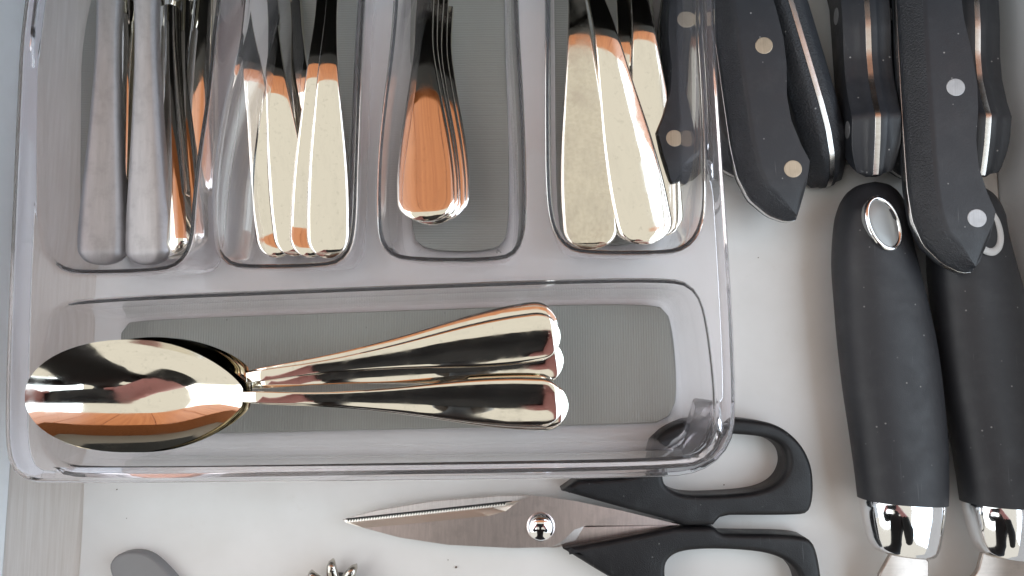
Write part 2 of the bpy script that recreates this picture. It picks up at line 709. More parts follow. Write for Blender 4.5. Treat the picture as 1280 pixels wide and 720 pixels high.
def spoon_parts(t, mat, L, Lb, Wb, depth, wscale, slope, crown=0.07, wmin=0.0):
    lh = L - Lb
    st, z = handle_stations([(s * lh / 12.5, max(v, wmin)) for s, v in WIDTH], slope, [(s * lh / 12.5, v) for s, v in THICK], lh + 0.22, scale=wscale)
    v, f = loft(st, crown=crown)
    mesh('handle', v, f, mat, t, angle=55)
    v, f = bowl(lh, Lb, Wb, depth, z + 0.05, 0.25)
    mesh('bowl', v, f, mat, t, angle=60)
    return L, z + 0.30


def fork_parts(t, mat, L, wscale, slope):
    lh = L - 7.0
    st, z = handle_stations([(s * lh / 11.0, max(v, 0.62)) for s, v in WIDTH], slope, THICK, lh, scale=wscale)
    v, f = loft(st)
    mesh('handle', v, f, mat, t, angle=55)
    # head: root plate and four tines
    st = []
    for i in range(13):
        q = i / 12
        st.append((lh - 0.1 + 3.0 * q, z - 0.25 * math.sin(q * math.pi), interp([(0, 0.25), (0.4, 0.6), (0.75, 1.1), (1, 1.15)], q), 0.2, 0.0))
    v, f = loft(st, 10, 0.02)
    mesh('head', v, f, mat, t)
    for k in range(4):
        x = -0.9 + 0.6 * k
        st = [(0.0, 0.19), (0.35, 0.19), (0.8, 0.15), (1, 0.05)]
        ring = []
        for i in range(9):
            q = i / 8
            ring.append((lh + 2.8 + 4.1 * q, z - 0.25 * q + 0.5 * q * q, interp(st, q), 0.18, 0.0))
        v, f = loft(ring, 6, 0.01)
        v = [p + Vector((x, 0, 0)) for p in v]
        mesh('tine', v, f, mat, t)


def place(t, tip, ahead, roll=0.0, ref=(1.0, 0.0)):
    """Local origin at tip, local point (0, ref) towards ahead, rolled about its own length."""
    tip, ahead = Vector(tip), Vector(ahead)
    y = (ahead - tip).normalized()
    x = y.cross(Vector((0, 0, 1))).normalized()
    zz = x.cross(y)
    m = Matrix((x, y, zz)).transposed() @ Matrix.Rotation(-math.atan2(ref[1], ref[0]), 3, 'X')
    m = m @ Matrix.Rotation(roll, 3, 'Y')
    t.matrix_world = Matrix.Translation(tip * CM) @ m.to_4x4()


def copy_thing(src, label):
    c = src.copy()
    link(c)
    c['label'] = label
    for ch in src.children:
        d = ch.copy()
        link(d, c)
        for g in ch.children:
            e = g.copy()
            link(e, d)
    return c


# --- tablespoons in the wide compartment
TS_SLOPE = [(0, -0.12), (0.8, -0.10), (3.5, -0.10), (6, 0.02), (7.8, 0.02), (9.2, -0.10), (10.3, -0.15), (11.0, 0.02), (11.8, 0.12)]
ts = thing('tablespoon', 'topmost tablespoon, its whole shiny bowl in view and handle lowest', 'spoon', group='tablespoons in the front compartment')
TSR = spoon_parts(ts, M_STEEL, 18.0, 6.75, 3.75, 0.85, 0.84, TS_SLOPE, crown=0.055)
place(ts, P(704, 504, 2.75), P(31, 494, 5.65), R(-3), TSR)
spoons = [
    ('tablespoon directly beneath the topmost one, its end peeking out', (710, 508, 2.50), (42, 494, 5.38), -3),
    ('upper tablespoon whose broad handle end lies over two others', (700, 417, 2.75), (44, 511, 5.10), -4),
    ('tablespoon under the upper pair with only its dark lower handle edge showing', (704, 449, 2.25), (44, 505, 4.82), -6),
    ('tablespoon at the back of the pile, only its top handle edge showing', (696, 402, 2.45), (48, 513, 4.56), 2),
]
for lab, a, b, ro in spoons:
    place(copy_thing(ts, lab), P(*a), P(*b), R(ro), TSR)

# --- teaspoons nested in the third slot
TEA_SLOPE = [(0, -0.05), (1.5, -0.02), (3, 0.0), (5.2, -0.02), (6.8, -0.12), (7.6, -0.24), (9, -0.40), (10, -0.1)]
tea = thing('teaspoon', 'topmost teaspoon of the nested stack, reflecting orange wood', 'spoon', group='nested teaspoons')
spoon_parts(tea, M_STEEL, 15.5, 4.6, 3.1, 0.7, 1.0, TEA_SLOPE, wmin=0.74)
place(tea, P(533, 277, 3.05), P(528, 0, 2.38), R(-2))
for i, lab in enumerate(['teaspoon second from the top of the nested stack', 'teaspoon in the middle of the nested stack',
                         'teaspoon fourth from the top of the nested stack', 'lowest teaspoon of the nested stack, farthest to the right']):
    k = i + 1
    place(copy_thing(tea, lab), P(533 + [5, 8, 15, 19][i], 277 + [0, 4, 1, -3][i], 3.05 - 0.29 * k), P(528 + [6, 12, 19, 25][i], 0, 2.38 - 0.29 * k), R(-2 + [0.5, -1, 1, -1][i]))

# --- forks in the second slot
FORK_SLOPE = [(0, -0.20), (1.0, -0.12), (1.8, 0.06), (3.5, 0.07), (6.6, 0.06), (7.4, -0.10), (7.9, -0.22), (10, -0.25), (11, -0.05), (12, 0.1)]
FORK_SLOPE_FLAT = [(0, -0.03), (0.6, 0.02), (1.8, 0.07), (3.5, 0.07), (6.3, 0.06), (7.1, -0.08), (7.7, -0.22), (10, -0.25), (11, -0.05), (12, 0.1)]
fk = thing('fork', 'leftmost fork handle in the second slot, leaning right', 'fork', group='forks in the second slot')
fork_parts(fk, M_STEEL, 18.5, 0.74, FORK_SLOPE)
place(fk, P(349, 322, 1.1), P(303, 0, 1.85), R(9))
forks = [('second fork from the left, its end tucked under two more', (371, 320, 1.75), (337, 0, 1.75), 6),
         ('fork crossing under the two right forks, mostly hidden', (414, 316, 1.2), (366, 0, 1.2), -6),
         ('fork on top whose end overlaps its left neighbours', (387, 322, 2.05), (401, 0, 2.40), 7),
         ('rightmost fork, against the right wall of the second slot', (410, 323, 2.30), (414, 0, 2.75), 5)]
fk2 = None
for n_, (lab, a, b, ro) in enumerate(forks):
    if n_ == 2:
        c_ = copy_thing(fk, lab)
    elif fk2 is None:                            # a fork of the same kind with a straighter end
        c_ = fk2 = thing('fork', lab, 'fork', group='forks in the second slot')
        fork_parts(fk2, M_STEEL, 18.5, 0.74, FORK_SLOPE_FLAT)
    else:
        c_ = copy_thing(fk2, lab)
    place(c_, P(*a), P(*b), R(ro))

# --- dessert forks in the fourth slot
DF_SLOPE = [(0, -0.12), (0.5, -0.05), (1.1, 0.05), (4, 0.06), (7.9, 0.05), (8.6, -0.12), (9.1, -0.25), (11.5, -0.05), (12, 0.1)]
df = thing('dinner_fork', 'leftmost dulled handle in the fourth slot, widest and dusty', 'fork', group='handles in the fourth slot')
fork_parts(df, M_DULL, 19.5, 1.0, DF_SLOPE)
place(df, P(740, 312, 2.0), P(720, 0, 2.15), R(-3))
dfs = [('handle lying under all the others at the right of the fourth slot', (826, 296, 1.25), (797, 0, 1.4), -2),
       ('narrow glimpsed handle between its neighbours in the fourth slot', (800, 304, 1.15), (778, 0, 1.0), 0),
       ('handle leaning diagonally across the middle of the fourth slot', (812, 305, 2.15), (742, 0, 2.1), 2)]
for lab, a, b, ro in dfs:
    c_ = copy_thing(df, lab)
    place(c_, P(*a), P(*b), R(ro))
    for ch in c_.children:                       # only the leftmost one is dusty
        ch.material_slots[0].link = 'OBJECT'
        ch.material_slots[0].material = M_STEEL


# --- dinner knives in the first slot
def knife_parts(t, mat, L=22.0):
    wd = [(0, 1.65), (0.6, 1.72), (1.5, 1.68), (3.5, 1.42), (6, 1.10), (9, 0.88), (10.5, 0.95)]
    st = []
    capr = 0.55
    ss = [capr * (1 - math.cos(math.pi / 2 * i / 10)) for i in range(11)] + [capr + (10.5 - capr) * (i + 1) / 30 for i in range(30)]
    for s in ss:
        hw = interp(wd, s) / 2
        th = interp([(0, 0.5), (0.5, 0.78), (3, 0.75), (8, 0.62), (10.5, 0.6)], s)
        if s < capr:
            q = (1 - (1 - s / capr) ** 2.2) ** (1 / 2.2)
            hw *= max(q, 0.03)
            th *= 0.6 + 0.4 * q
        st.append((s, hw, th))
    rings = []
    for s, hw, th in st:
        ring = []
        # faceted, rounded rectangle
        for (u, q) in ((-1, -0.35), (-1, 0.35), (-0.93, 0.62), (-0.72, 0.92), (-0.6, 0.99), (-0.25, 1.06), (0.25, 1.06), (0.6, 0.99), (0.72, 0.92), (0.93, 0.62),
                       (1, 0.35), (1, -0.35), (0.93, -0.62), (0.72, -0.92), (0.3, -1.03), (-0.3, -1.03), (-0.72, -0.92), (-0.93, -0.62)):
            ring.append(Vector((u * hw, s, q * th / 2)))
        rings.append(ring)
    v, f = stack_rings(rings)
    mesh('handle', v, f, mat, t, angle=28)
    bo = [Vector(p) for p in ((-0.45, 10.4), (0.45, 10.4), (0.55, 12), (0.75, 18), (0.6, 20.5), (0.1, L), (-0.45, L - 0.2), (-0.5, 18))]
    v, f = slab(resample(chaikin(bo, 2), 60), -0.09, 0.09, 0.06)
    mesh('blade', v, f, M_STEEL, t)


KN = 'dinner knives in the first slot'
kn = thing('dinner_knife', 'leftmost dinner knife with a satin grey handle', 'knife', group=KN)
knife_parts(kn, M_MATTE)
place(kn, P(128, 331, 2.3), P(138, 0, 2.3), R(9))
place(copy_thing(kn, 'second dinner knife, satin grey handle marked with water spots'), P(187, 331, 2.55), P(184, 0, 2.7), R(-7))
kp = thing('dinner_knife', 'polished dinner knife just right of the two satin ones', 'knife', group=KN)
knife_parts(kp, M_STEEL)
place(kp, P(217, 322, 2.5), P(209, 0, 1.2), R(-25))
place(copy_thing(kp, 'polished dinner knife on edge against the right wall of the first slot'), P(230, 314, 2.0), P(230, 0, 0.9), R(-14))
place(copy_thing(kp, 'polished dinner knife at the bottom of the first slot between the satin ones'), P(166, 322, 1.1), P(163, 0, 1.1), R(-113))
place(copy_thing(kp, 'polished dinner knife leaning under the divider of the first slot'), P(236, 250, 1.5), P(256, 0, 1.2), R(-8))


# ------------------------------------------------------------------ black steak knives (local: butt tip at the origin, +y up the handle, +z the face)
PROFILE = [(1205, 341), (1190, 338), (1172, 329), (1150, 306), (1138, 275), (1133, 235), (1130, 160), (1127, 60), (1125, -40), (1124, -60),
           (1196, -60), (1197, -20), (1200, 20), (1208, 65), (1213, 105), (1213, 140), (1209, 180), (1211, 212), (1220, 245), (1229, 268), (1222, 296), (1212, 325)]
KS = 33.9


def knife_outline(n=110):
    pts = [Vector(((x - 1170) / KS, (341 - y) / KS)) for x, y in PROFILE]
    # keep the beak corners fairly crisp
    q = []
    for i, p in enumerate(pts):
        a, b = pts[i - 1], pts[(i + 1) % len(pts)]
        q += [p.lerp(a, 0.22), p.lerp(p, 1.0), p.lerp(b, 0.22)]
    q = chaikin(q, 2)
    return ccw(resample(q, n))


def steak_knife_parts(t, rivet_mat, half=0.88):
    o = knife_outline()
    n = len(o)
    # how wide the sloping grained border is at each point: broad along the spine and round the butt
    ins = []
    for p in o:
        u, v = p.x, p.y
        broad = 0.78 if u < 0.0 and v > 1.0 else 0.10
        if v <= 1.6 and u < 0.95:
            broad = 0.70 if u < 0.2 else max(0.10, 0.70 - 0.75 * (u - 0.2))
        if v > 11.5:
            broad = 0.08
        ins.append(broad)
    for _ in range(4):
        ins = [(ins[i - 1] + 2 * ins[i] + ins[(i + 1) % n]) / 4 for i in range(n)]
    for sgn in (1, -1):
        edge = [(0.0, 0.105), (0.0, 0.26 * half + 0.05), (0.03, 0.42 * half), (0.09, 0.50 * half)]
        rings = []
        for d, z in edge:
            rings.append([Vector((p.x, p.y, sgn * z)) for p in inset(o, d)])
        for q in (0.25, 0.5, 0.75, 0.93, 1.0, 1.06):
            dd = [0.09 + (b - 0.09) * q if b > 0.12 else 0.09 + 0.06 * q for b in ins]
            zz = half * (0.50 + 0.50 * math.sin(min(1, q) * math.pi / 2) ** 0.9)
            rings.append([Vector((p.x, p.y, sgn * zz)) for p in inset(o, dd)])
        for r_ in rings:                         # the scales thin out towards the butt
            for p in r_:
                e = min(1.0, max(0.0, (p.y + 0.05) / 1.5))
                k = 0.55 + 0.45 * (1 - (1 - e) ** 2)
                p.z = sgn * (0.105 + (abs(p.z) - 0.105) * k)
        v, f = stack_rings(rings)
        ob = mesh('scale', v, f, None, t, mats=[M_SCALE, M_SCALE_G], angle=62)
        for pl in ob.data.polygons:
            zc = abs(pl.center.z) / CM
            pl.material_index = 0 if abs(pl.normal.z) > 0.93 or pl.center.x / CM > 0.85 else 1
    to = [p for p in o]
    v, f = slab(inset(to, -0.015), -0.10, 0.10, 0.02)
    mesh('tang', v, f, M_TANG, t)
    for ry in (1.9, 6.77, 11.4):
        rx = {1.9: 0.93, 6.77: 0.36, 11.4: 0.3}[ry]
        for sgn in (1, -1):
            rings = []
            e = 1 - (1 - min(1.0, ry / 1.5)) ** 2
            for r, z in ((0.33, half - 0.2), (0.33, half + 0.004), (0.315, half + 0.012), (0.15, half + 0.0125)):
                rings.append([Vector((rx + r * math.cos(2 * math.pi * k / 28), ry + r * math.sin(2 * math.pi * k / 28), sgn * z)) for k in range(28)])
            v, f = stack_rings(rings)
            mesh('rivet', v, f, rivet_mat, t, angle=20)
    bo = [Vector(p) for p in ((-1.2, 11.6), (0.7, 11.6), (0.9, 13), (0.7, 20), (0.0, 23.5), (-1.0, 21.5), (-1.3, 16))]
    v, f = slab(resample(chaikin(bo, 2), 60), -0.08, 0.08, 0.04)
    mesh('blade', v, f, M_BLADE, t)


def steak(t, tip, up, roll):
    """tip and up: the same handle line seen at two heights of the picture."""
    place(t, tip, up, roll)


SKG = 'black handled steak knives beside the tray'
k5 = thing('steak_knife', 'frontmost black steak knife with pale rivets, lying over the rubber grips', 'knife', group=SKG)
steak_knife_parts(k5, M_RIVET)
place(k5, P(1174, 342, 3.1), P(1163, 0, 2.9), R(-4))
k2 = thing('steak_knife', 'black steak knife with two brass coloured rivets right beside the tray', 'knife', group=SKG)
steak_knife_parts(k2, M_BRASS)
place(k2, P(958, 281, 1.9), P(928, 0, 2.0), R(-3))
k1 = copy_thing(k2, 'black steak knife lying under the clear rim of the tray')
place(k1, P(864, 240, 0.95), P(862, 0, 0.95), R(180 + 4))
k0 = copy_thing(k5, 'black steak knife half hidden between the tray rim and the brass riveted one')
place(k0, P(898, 222, 0.95), P(905, 0, 0.95), R(0))
k3 = copy_thing(k5, 'black steak knife on edge, steel tang running down its middle')
place(k3, PS(1056, 222, 2.2, 1.35), PS(995, 0, 2.7, 1.35), R(84))
k4 = copy_thing(k5, 'black steak knife on edge left of the frontmost one, tang ending at its right corner')
place(k4, PS(1096, 222, 2.2, 1.4), PS(1082, 0, 2.2, 1.4), R(-99))
k7 = copy_thing(k5, 'black steak knife under the frontmost one, only its butt end peeking out')
place(k7, P(1126, 232, 0.9), P(1078, 0, 0.9), R(-4))
k6 = copy_thing(k5, 'rightmost black steak knife, bright tang line along its edge')
place(k6, PS(1227, 223, 2.2, 1.4), PS(1216, 0, 2.2, 1.4), R(-97))

# ------------------------------------------------------------------ rubber handled tools
GRIPROWS = [(229, 1089, 1090), (231, 1076, 1104), (237, 1064, 1115), (248, 1055, 1123), (265, 1049, 1128), (290, 1045, 1132), (330, 1043, 1142), (380, 1046, 1155),
            (430, 1050, 1166), (490, 1057, 1174), (550, 1066, 1179), (600, 1073, 1180), (626, 1076, 1179)]
GC = P(1110, 430, 1.4)


def grip_parts(t, cap_mat, well, rt=0.10, ring_mat=None):
    rings, NZ = [], 40
    rows = []
    for i in range(len(GRIPROWS) - 1):
        (ya, la, ra), (yb, lb, rb) = GRIPROWS[i], GRIPROWS[i + 1]
        k = 5
        for j in range(k):
            yy = ya + (yb - ya) * j / k
            rows.append((yy, interp([(g[0], g[1]) for g in GRIPROWS], yy), interp([(g[0], g[2]) for g in GRIPROWS], yy)))
    rows.append(GRIPROWS[-1])

    def section(yy, l, r, hz, zc, skew=0.0):
        A, B = P(l, yy + skew * -3, zc) - GC, P(r, yy + skew * 3, zc) - GC
        c, h = (A + B) / 2, (B - A) / 2
        out = []
        for k in range(NZ):
            a = 2 * math.pi * k / NZ
            ca, sa = math.cos(a), math.sin(a)
            u = math.copysign(abs(ca) ** 0.86, ca)
            q = math.copysign(abs(sa) ** 0.86, sa)
            out.append(c + h * u + Vector((0, 0, q * hz)))
        return out
    for yy, l, r in rows:
        hz = 1.22 * min(1.0, ((yy - 227) / 42) ** 0.5) if yy < 269 else 1.22
        rings.append(section(yy, l, r, hz, 1.4, (yy - 229) / 400))
    v, f = stack_rings(rings)
    mesh('rubber_grip', v, f, M_RUBBER, t, angle=60)
    fr = []
    for yy, l, r, hz in ((624, 1079, 1176, 1.16), (629, 1077.5, 1177, 1.19), (640, 1079, 1176, 1.18), (655, 1082, 1174, 1.12), (672, 1086, 1171.5, 1.02), (684, 1090, 1169, 0.94),
                         (690, 1095, 1166, 0.86), (693, 1103, 1160, 0.70), (694, 1118, 1145, 0.3)):
        fr.append(section(yy, l, r, hz, 1.4, 1.0))
    v, f = stack_rings(fr)
    mesh('chrome_ferrule', v, f, M_CHROME, t, angle=60)
    # oval hanging eyelet near the rounded end
    ec = P(1105, 279, 2.66) - GC
    ax = (P(1117, 310, 2.66) - P(1093, 248, 2.66)).normalized()
    ay = Vector((-ax.y, ax.x, 0))
    tilt = Vector((0.18, 0.05, 1)).normalized()
    ax = (ax - tilt * ax.dot(tilt)).normalized()
    ay = tilt.cross(ax)
    A_, B_ = 0.99, 0.62
    rings = []
    for j in range(12):
        b = 2 * math.pi * j / 12
        rings.append([ec + ax * ((A_ + rt * math.cos(b)) * math.cos(2 * math.pi * k / 48)) + ay * ((B_ + rt * math.cos(b)) * math.sin(2 * math.pi * k / 48))
                      + tilt * (0.09 * math.sin(b) - 0.03) for k in range(48)])
    rings.append(rings[0])
    v, f = stack_rings(rings, False, False)
    mesh('eyelet_ring', v, f, ring_mat or M_CHROME, t, angle=180)
    rings = []
    for r, z in ((1.0, -0.4), (1.0, -0.03), (0.85, well), (0.5, well * 1.6), (0.05, well * 1.7)):
        rings.append([ec + ax * (A_ * r * math.cos(2 * math.pi * k / 48)) + ay * (B_ * r * math.sin(2 * math.pi * k / 48)) + tilt * z for k in range(48)])
    v, f = stack_rings(rings)
    mesh('eyelet_plate', v, f, cap_mat, t, angle=60)


M_CAP = m_simple('grey eyelet plate', (0.34, 0.35, 0.35), 0.3, 0.25)
M_CAPB = m_simple('black eyelet plate', (0.03, 0.03, 0.035), 0.15)
g1 = thing('kitchen_tool', 'left black rubber kitchen tool handle with a silvery oval eyelet', 'kitchen tool', GC, 'rubber handled kitchen tools')
grip_parts(g1, M_CAP, 0.02)
g2 = thing('kitchen_tool', 'right black rubber kitchen tool handle, oval eyelet dark inside a pale ring', 'kitchen tool', GC, 'rubber handled kitchen tools')
grip_parts(g2, M_CAPB, -0.10, 0.15, m_simple('pale ring', (0.78, 0.80, 0.82), 0.3))
g2.location = (GC + Vector((P(1234, 430, 1.4).x - P(1110, 430, 1.4).x, -0.12, 0.0))) * CM
g2.rotation_euler = (0, 0, R(1.0))
M_HEAD = m_brushed('worn head steel', (0.50, 0.44, 0.40), 0.28, (60, 900, 40))
# metal heads beyond the ferrules
hd = px_outline([(1098, 690), (1160, 690), (1160, 730), (1158, 800), (1140, 850), (1110, 850), (1098, 800)], 1.3, 60, 1)
v_, f_ = slab(hd, 1.22, 1.38, 0.05)
mesh('metal_head', v_, f_, M_HEAD, g1, off=GC)
hd = px_outline([(1222, 690), (1285, 690), (1285, 735), (1280, 800), (1250, 850), (1215, 800), (1196, 735), (1216, 712)], 1.3, 60, 0)
v_, f_ = slab(hd, 1.22, 1.40, 0.05)
mesh('metal_head', v_, f_, M_HEAD, g2, off=GC + Vector((P(1234, 430, 1.4).x - P(1110, 430, 1.4).x, -0.12, 0.0)))

# ------------------------------------------------------------------ scissors
SO = P(675, 653, 0)
sc = thing('scissors', 'kitchen scissors with black loop handles lying below the tray', 'scissors', SO)


def loop_handle(outer, hole, z0, z1, bev=0.22):
    """Flat ring with rounded edges: outer outline and hole are matched point for point."""
    n = 120
    o = ccw(resample(chaikin([Vector(P(x, y, z1).xy) for x, y in outer], 3), n))
    h = ccw(resample(chaikin([Vector(P(x, y, z1).xy) for x, y in hole], 3), n))
    bm = bmesh.new()
    prof = [(bev * (1 - math.cos(a)), z1 - bev * (1 - math.sin(a))) for a in [math.pi / 2 * k / 5 for k in range(6)]]
    prof = [(0.06, z0), (0.0, z0 + 0.08)] + [(d, z) for d, z in prof]
    loops_t, loops_b = [], []
    for pts, sg in ((o, 1), (h, -1)):
        prev = None
        for i, (d, z) in enumerate(prof):
            r = [bm.verts.new((p.x, p.y, z)) for p in inset(pts, sg * d)]
            if prev:
                for k in range(n):
                    bm.faces.new((prev[k], prev[(k + 1) % n], r[(k + 1) % n], r[k]))
            if i == 0:
                loops_b.append(r)
            prev = r
        loops_t.append(prev)
    for lps in (loops_t, loops_b):
        es = [bm.edges.get((lp[k], lp[(k + 1) % n])) or bm.edges.new((lp[k], lp[(k + 1) % n])) for lp in lps for k in range(n)]
        bmesh.ops.triangle_fill(bm, edges=es, use_beauty=True)
    bmesh.ops.recalc_face_normals(bm, faces=bm.faces)
    for v in bm.verts:
        v.co = (v.co - SO) * CM
    me = bpy.data.meshes.new('handle')
    bm.to_mesh(me)
    bm.free()
    me.materials.append(M_SCIS)
    me.polygons.foreach_set('use_smooth', [True] * len(me.polygons))
    me.set_sharp_from_angle(angle=R(50))
    return link(bpy.data.objects.new('handle', me), sc)


def crisp(pts):
    """Duplicate points so chaikin keeps the corners tight."""
    out = []
    for p in pts:
        if len(p) == 3:
            out += [p[:2]] * 3
        else:
            out.append(p)
    return out


UP_O = crisp([(702, 614, 1), (722, 600, 1), (800, 596), (812, 575), (822, 545), (850, 527), (900, 522), (940, 524), (975, 531), (1002, 553), (1016, 580), (1019, 608),
              (1017, 630), (1012, 642), (1000, 645), (912, 645, 1), (900, 648, 1), (893, 657, 1), (856, 658, 1), (845, 653), (780, 636)])
UP_H = [(828, 600), (836, 612), (858, 620), (905, 619), (950, 615), (975, 604), (987, 583), (983, 560), (962, 547), (925, 543), (880, 542), (848, 548), (832, 568)]
LO_O = crisp([(704, 687, 1), (780, 673), (846, 660, 1), (893, 659, 1), (902, 668, 1), (1000, 669), (1018, 677), (1025, 700), (1029, 730), (1025, 770), (1005, 798), (960, 812),
              (900, 812), (850, 800), (822, 770), (805, 745), (760, 722)])
LO_H = [(830, 712), (838, 696), (860, 688), (910, 687), (965, 692), (995, 708), (1006, 735), (1000, 765), (975, 783), (920, 790), (868, 784), (838, 760)]
loop_handle(UP_O, UP_H, 0.02, 1.25)
loop_handle(LO_O, LO_H, 0.02, 1.15)

# rear blade: only its bright upper bevel and its tail show
rb = px_outline([(428, 650), (470, 638), (540, 626.5), (620, 620), (665, 619.5), (690, 625), (735, 650), (720, 676), (690, 684.5), (640, 668), (560, 655), (470, 656)], 0.6, None, 0)
rb2 = px_outline([(690, 684.5), (728, 658), (848, 655), (850, 661), (780, 673)], 0.5, None, 0)
v_, f_ = slab(rb, 0.42, 0.58, 0.03)
b1 = mesh('blade', v_, f_, m_brushed('rear blade steel', (0.82, 0.78, 0.76), 0.5), sc, off=SO)
v_, f_ = slab(rb2, 0.36, 0.575, 0.03)
mesh('blade_tail', v_, f_, M_BLADE, b1, off=SO)


def front_blade():
    """Serrated ground edge above, brushed flat, and a tapering tail into the handle."""
    z = 0.80
    teeth = []
    nt = 58
    x0, y0, x1, y1 = 434, 649.5, 632, 628.5
    for i in range(nt * 2 + 1):
        t = i / (nt * 2)
        x, y = x0 + (x1 - x0) * t, y0 + (y1 - y0) * t
        teeth.append((x, y + (2.8 if i % 2 else 0.0)))
    ridge = [(455, 660), (500, 656), (560, 650), (610, 645), (632, 639), (648, 627)]
    top = teeth + [(640, 627), (650, 626)]
    ns = 60
    v, f, mi = [], [], []

    def at(poly, t):
        L = [0]
        for i in range(len(poly) - 1):
            L.append(L[-1] + math.dist(poly[i], poly[i + 1]))
        d = t * L[-1]
        for i in range(len(poly) - 1):
            if d <= L[i + 1] + 1e-9:
                q = (d - L[i]) / max(1e-9, L[i + 1] - L[i])
                return (poly[i][0] + (poly[i + 1][0] - poly[i][0]) * q, poly[i][1] + (poly[i + 1][1] - poly[i][1]) * q)
        return poly[-1]
    m = len(top)
    for i, p in enumerate(top):
        v.append(P(p[0], p[1], 0.66))
    for i, p in enumerate(top):
        t = min(1.0, max(0.0, (p[0] - x0) / (x1 - x0)))
        v.append(P(p[0], (y0 + (y1 - y0) * t + 4.2) if i < len(teeth) else p[1] + 1.5, 0.675))
    for i in range(m):
        q = at(ridge, i / (m - 1))
        v.append(P(q[0], q[1], z))
    for r_ in (0, m):
        for i in range(m - 1):
            f.append((r_ + i, r_ + i + 1, r_ + m + i + 1, r_ + m + i))
            mi.append(1)
    # flat body under the ridge
    low = [(427, 651), (455, 660), (500, 672), (560, 681), (640, 685), (690, 684), (713, 668), (728, 658), (790, 657.5), (852, 656.5), (780, 639), (720, 627), (680, 620.5), (650, 621), (648, 627)]
    base = len(v)
    body = [(455, 660), (500, 672), (560, 681), (640, 685), (690, 684), (706, 674), (718, 662), (733, 657), (790, 657.5), (852, 656.5), (780, 639), (720, 626.5), (680, 620.5), (664, 620), (648, 627)]
    for p in body:
        v.append(P(p[0], p[1], z if p[0] < 840 else z - 0.05))
    f.append(tuple(range(base, base + len(body))) + tuple(2 * m + i for i in range(m - 2, 0, -1)))
    mi.append(0)
    # the thickness
    k0 = len(v)
    rim = body[:14]
    for p in rim:
        v.append(P(p[0], p[1], 0.60))
    for i in range(len(rim) - 1):
        f.append((base + i, base + i + 1, k0 + i + 1, k0 + i))
        mi.append(0)
    v.append(P(430, 651, 0.64))
    f.append((0, m, 2 * m, len(v) - 1))
    mi.append(1)
    o = mesh('blade', v, f, None, sc, off=SO, mats=[M_BLADE, m_simple('ground edge steel', (0.82, 0.80, 0.74), 0.34, 1.0)], smooth=False)
    for pl, k in zip(o.data.polygons, mi):
        pl.material_index = k
    return o


front_blade()
shade_u = [(432, 648.2), (632, 626.6), (640, 626.2)]  # dark strip on the rear blade, painting the shadow of the teeth
shade_l = [(640, 630.0), (632, 632.2), (434, 654.0)]
v_ = [P(x, y, 0.60) for x, y in shade_u + shade_l]
mesh('serration_shade', v_ + [q - Vector((0, 0, 0.03)) for q in v_], [tuple(range(6)), tuple(range(11, 5, -1))] + [(i, (i + 1) % 6, 6 + (i + 1) % 6, 6 + i) for i in range(6)], M_SHADE_HUB, b1, smooth=False, off=SO)
rings = []
for i in range(9):
    a = math.pi / 2 * i / 8
    r = 0.55 * math.cos(a)
    rings.append([SO + Vector((max(r, 0.01) * math.cos(2 * math.pi * k / 32), max(r, 0.01) * math.sin(2 * math.pi * k / 32), 0.80 + 0.34 * math.sin(a))) for k in range(32)])
rings.insert(0, [SO + Vector((0.58 * math.cos(2 * math.pi * k / 32), 0.58 * math.sin(2 * math.pi * k / 32), 0.79)) for k in range(32)])
v_, f_ = stack_rings(rings)
mesh('pivot_screw', v_, f_, M_CHROME, sc, off=SO, angle=60)

rc = random.Random(9)
v_, f_ = [], []
for (x, y, r) in ((570, 709, 0.05), (146, 612, 0.035), (158, 648, 0.02), (905, 606, 0.03), (948, 322, 0.025), (560, 700, 0.02)):
    c = P(x, y, 0.02)
    b = len(v_)
    for dz, rr in ((0.0, r), (r * 0.9, r * 0.8)):
        for k in range(6):
            a = k * math.pi / 3 + rc.random() * 0.7
            v_.append(c + Vector((math.cos(a) * rr * (0.6 + rc.random() * 0.6), math.sin(a) * rr * (0.6 + rc.random() * 0.6), dz - 0.015)))
    f_ += ring_faces(b, b + 6, 6) + [tuple(range(b + 6, b + 12))]
cr = tag(mesh('crumbs', v_, f_, m_simple('brown crumbs', (0.10, 0.06, 0.035), 0.8), smooth=False), 'tiny dark crumbs scattered over the liner', 'crumbs')
cr['kind'] = 'stuff'

# ------------------------------------------------------------------ things cut off by the lower edge of the picture
ut = px_outline([(134, 712), (140, 697), (155, 690), (176, 690), (195, 700), (225, 733), (270, 800), (240, 830), (215, 830), (150, 745)], 0.5, 80, 2)
v_, f_ = slab(ut, 0.0, 0.48, 0.12)
tag(mesh('grey_utensil', v_, f_, M_GREYMETAL, None, angle=50), 'rounded grey utensil end poking up at the lower left of the liner', 'utensil')

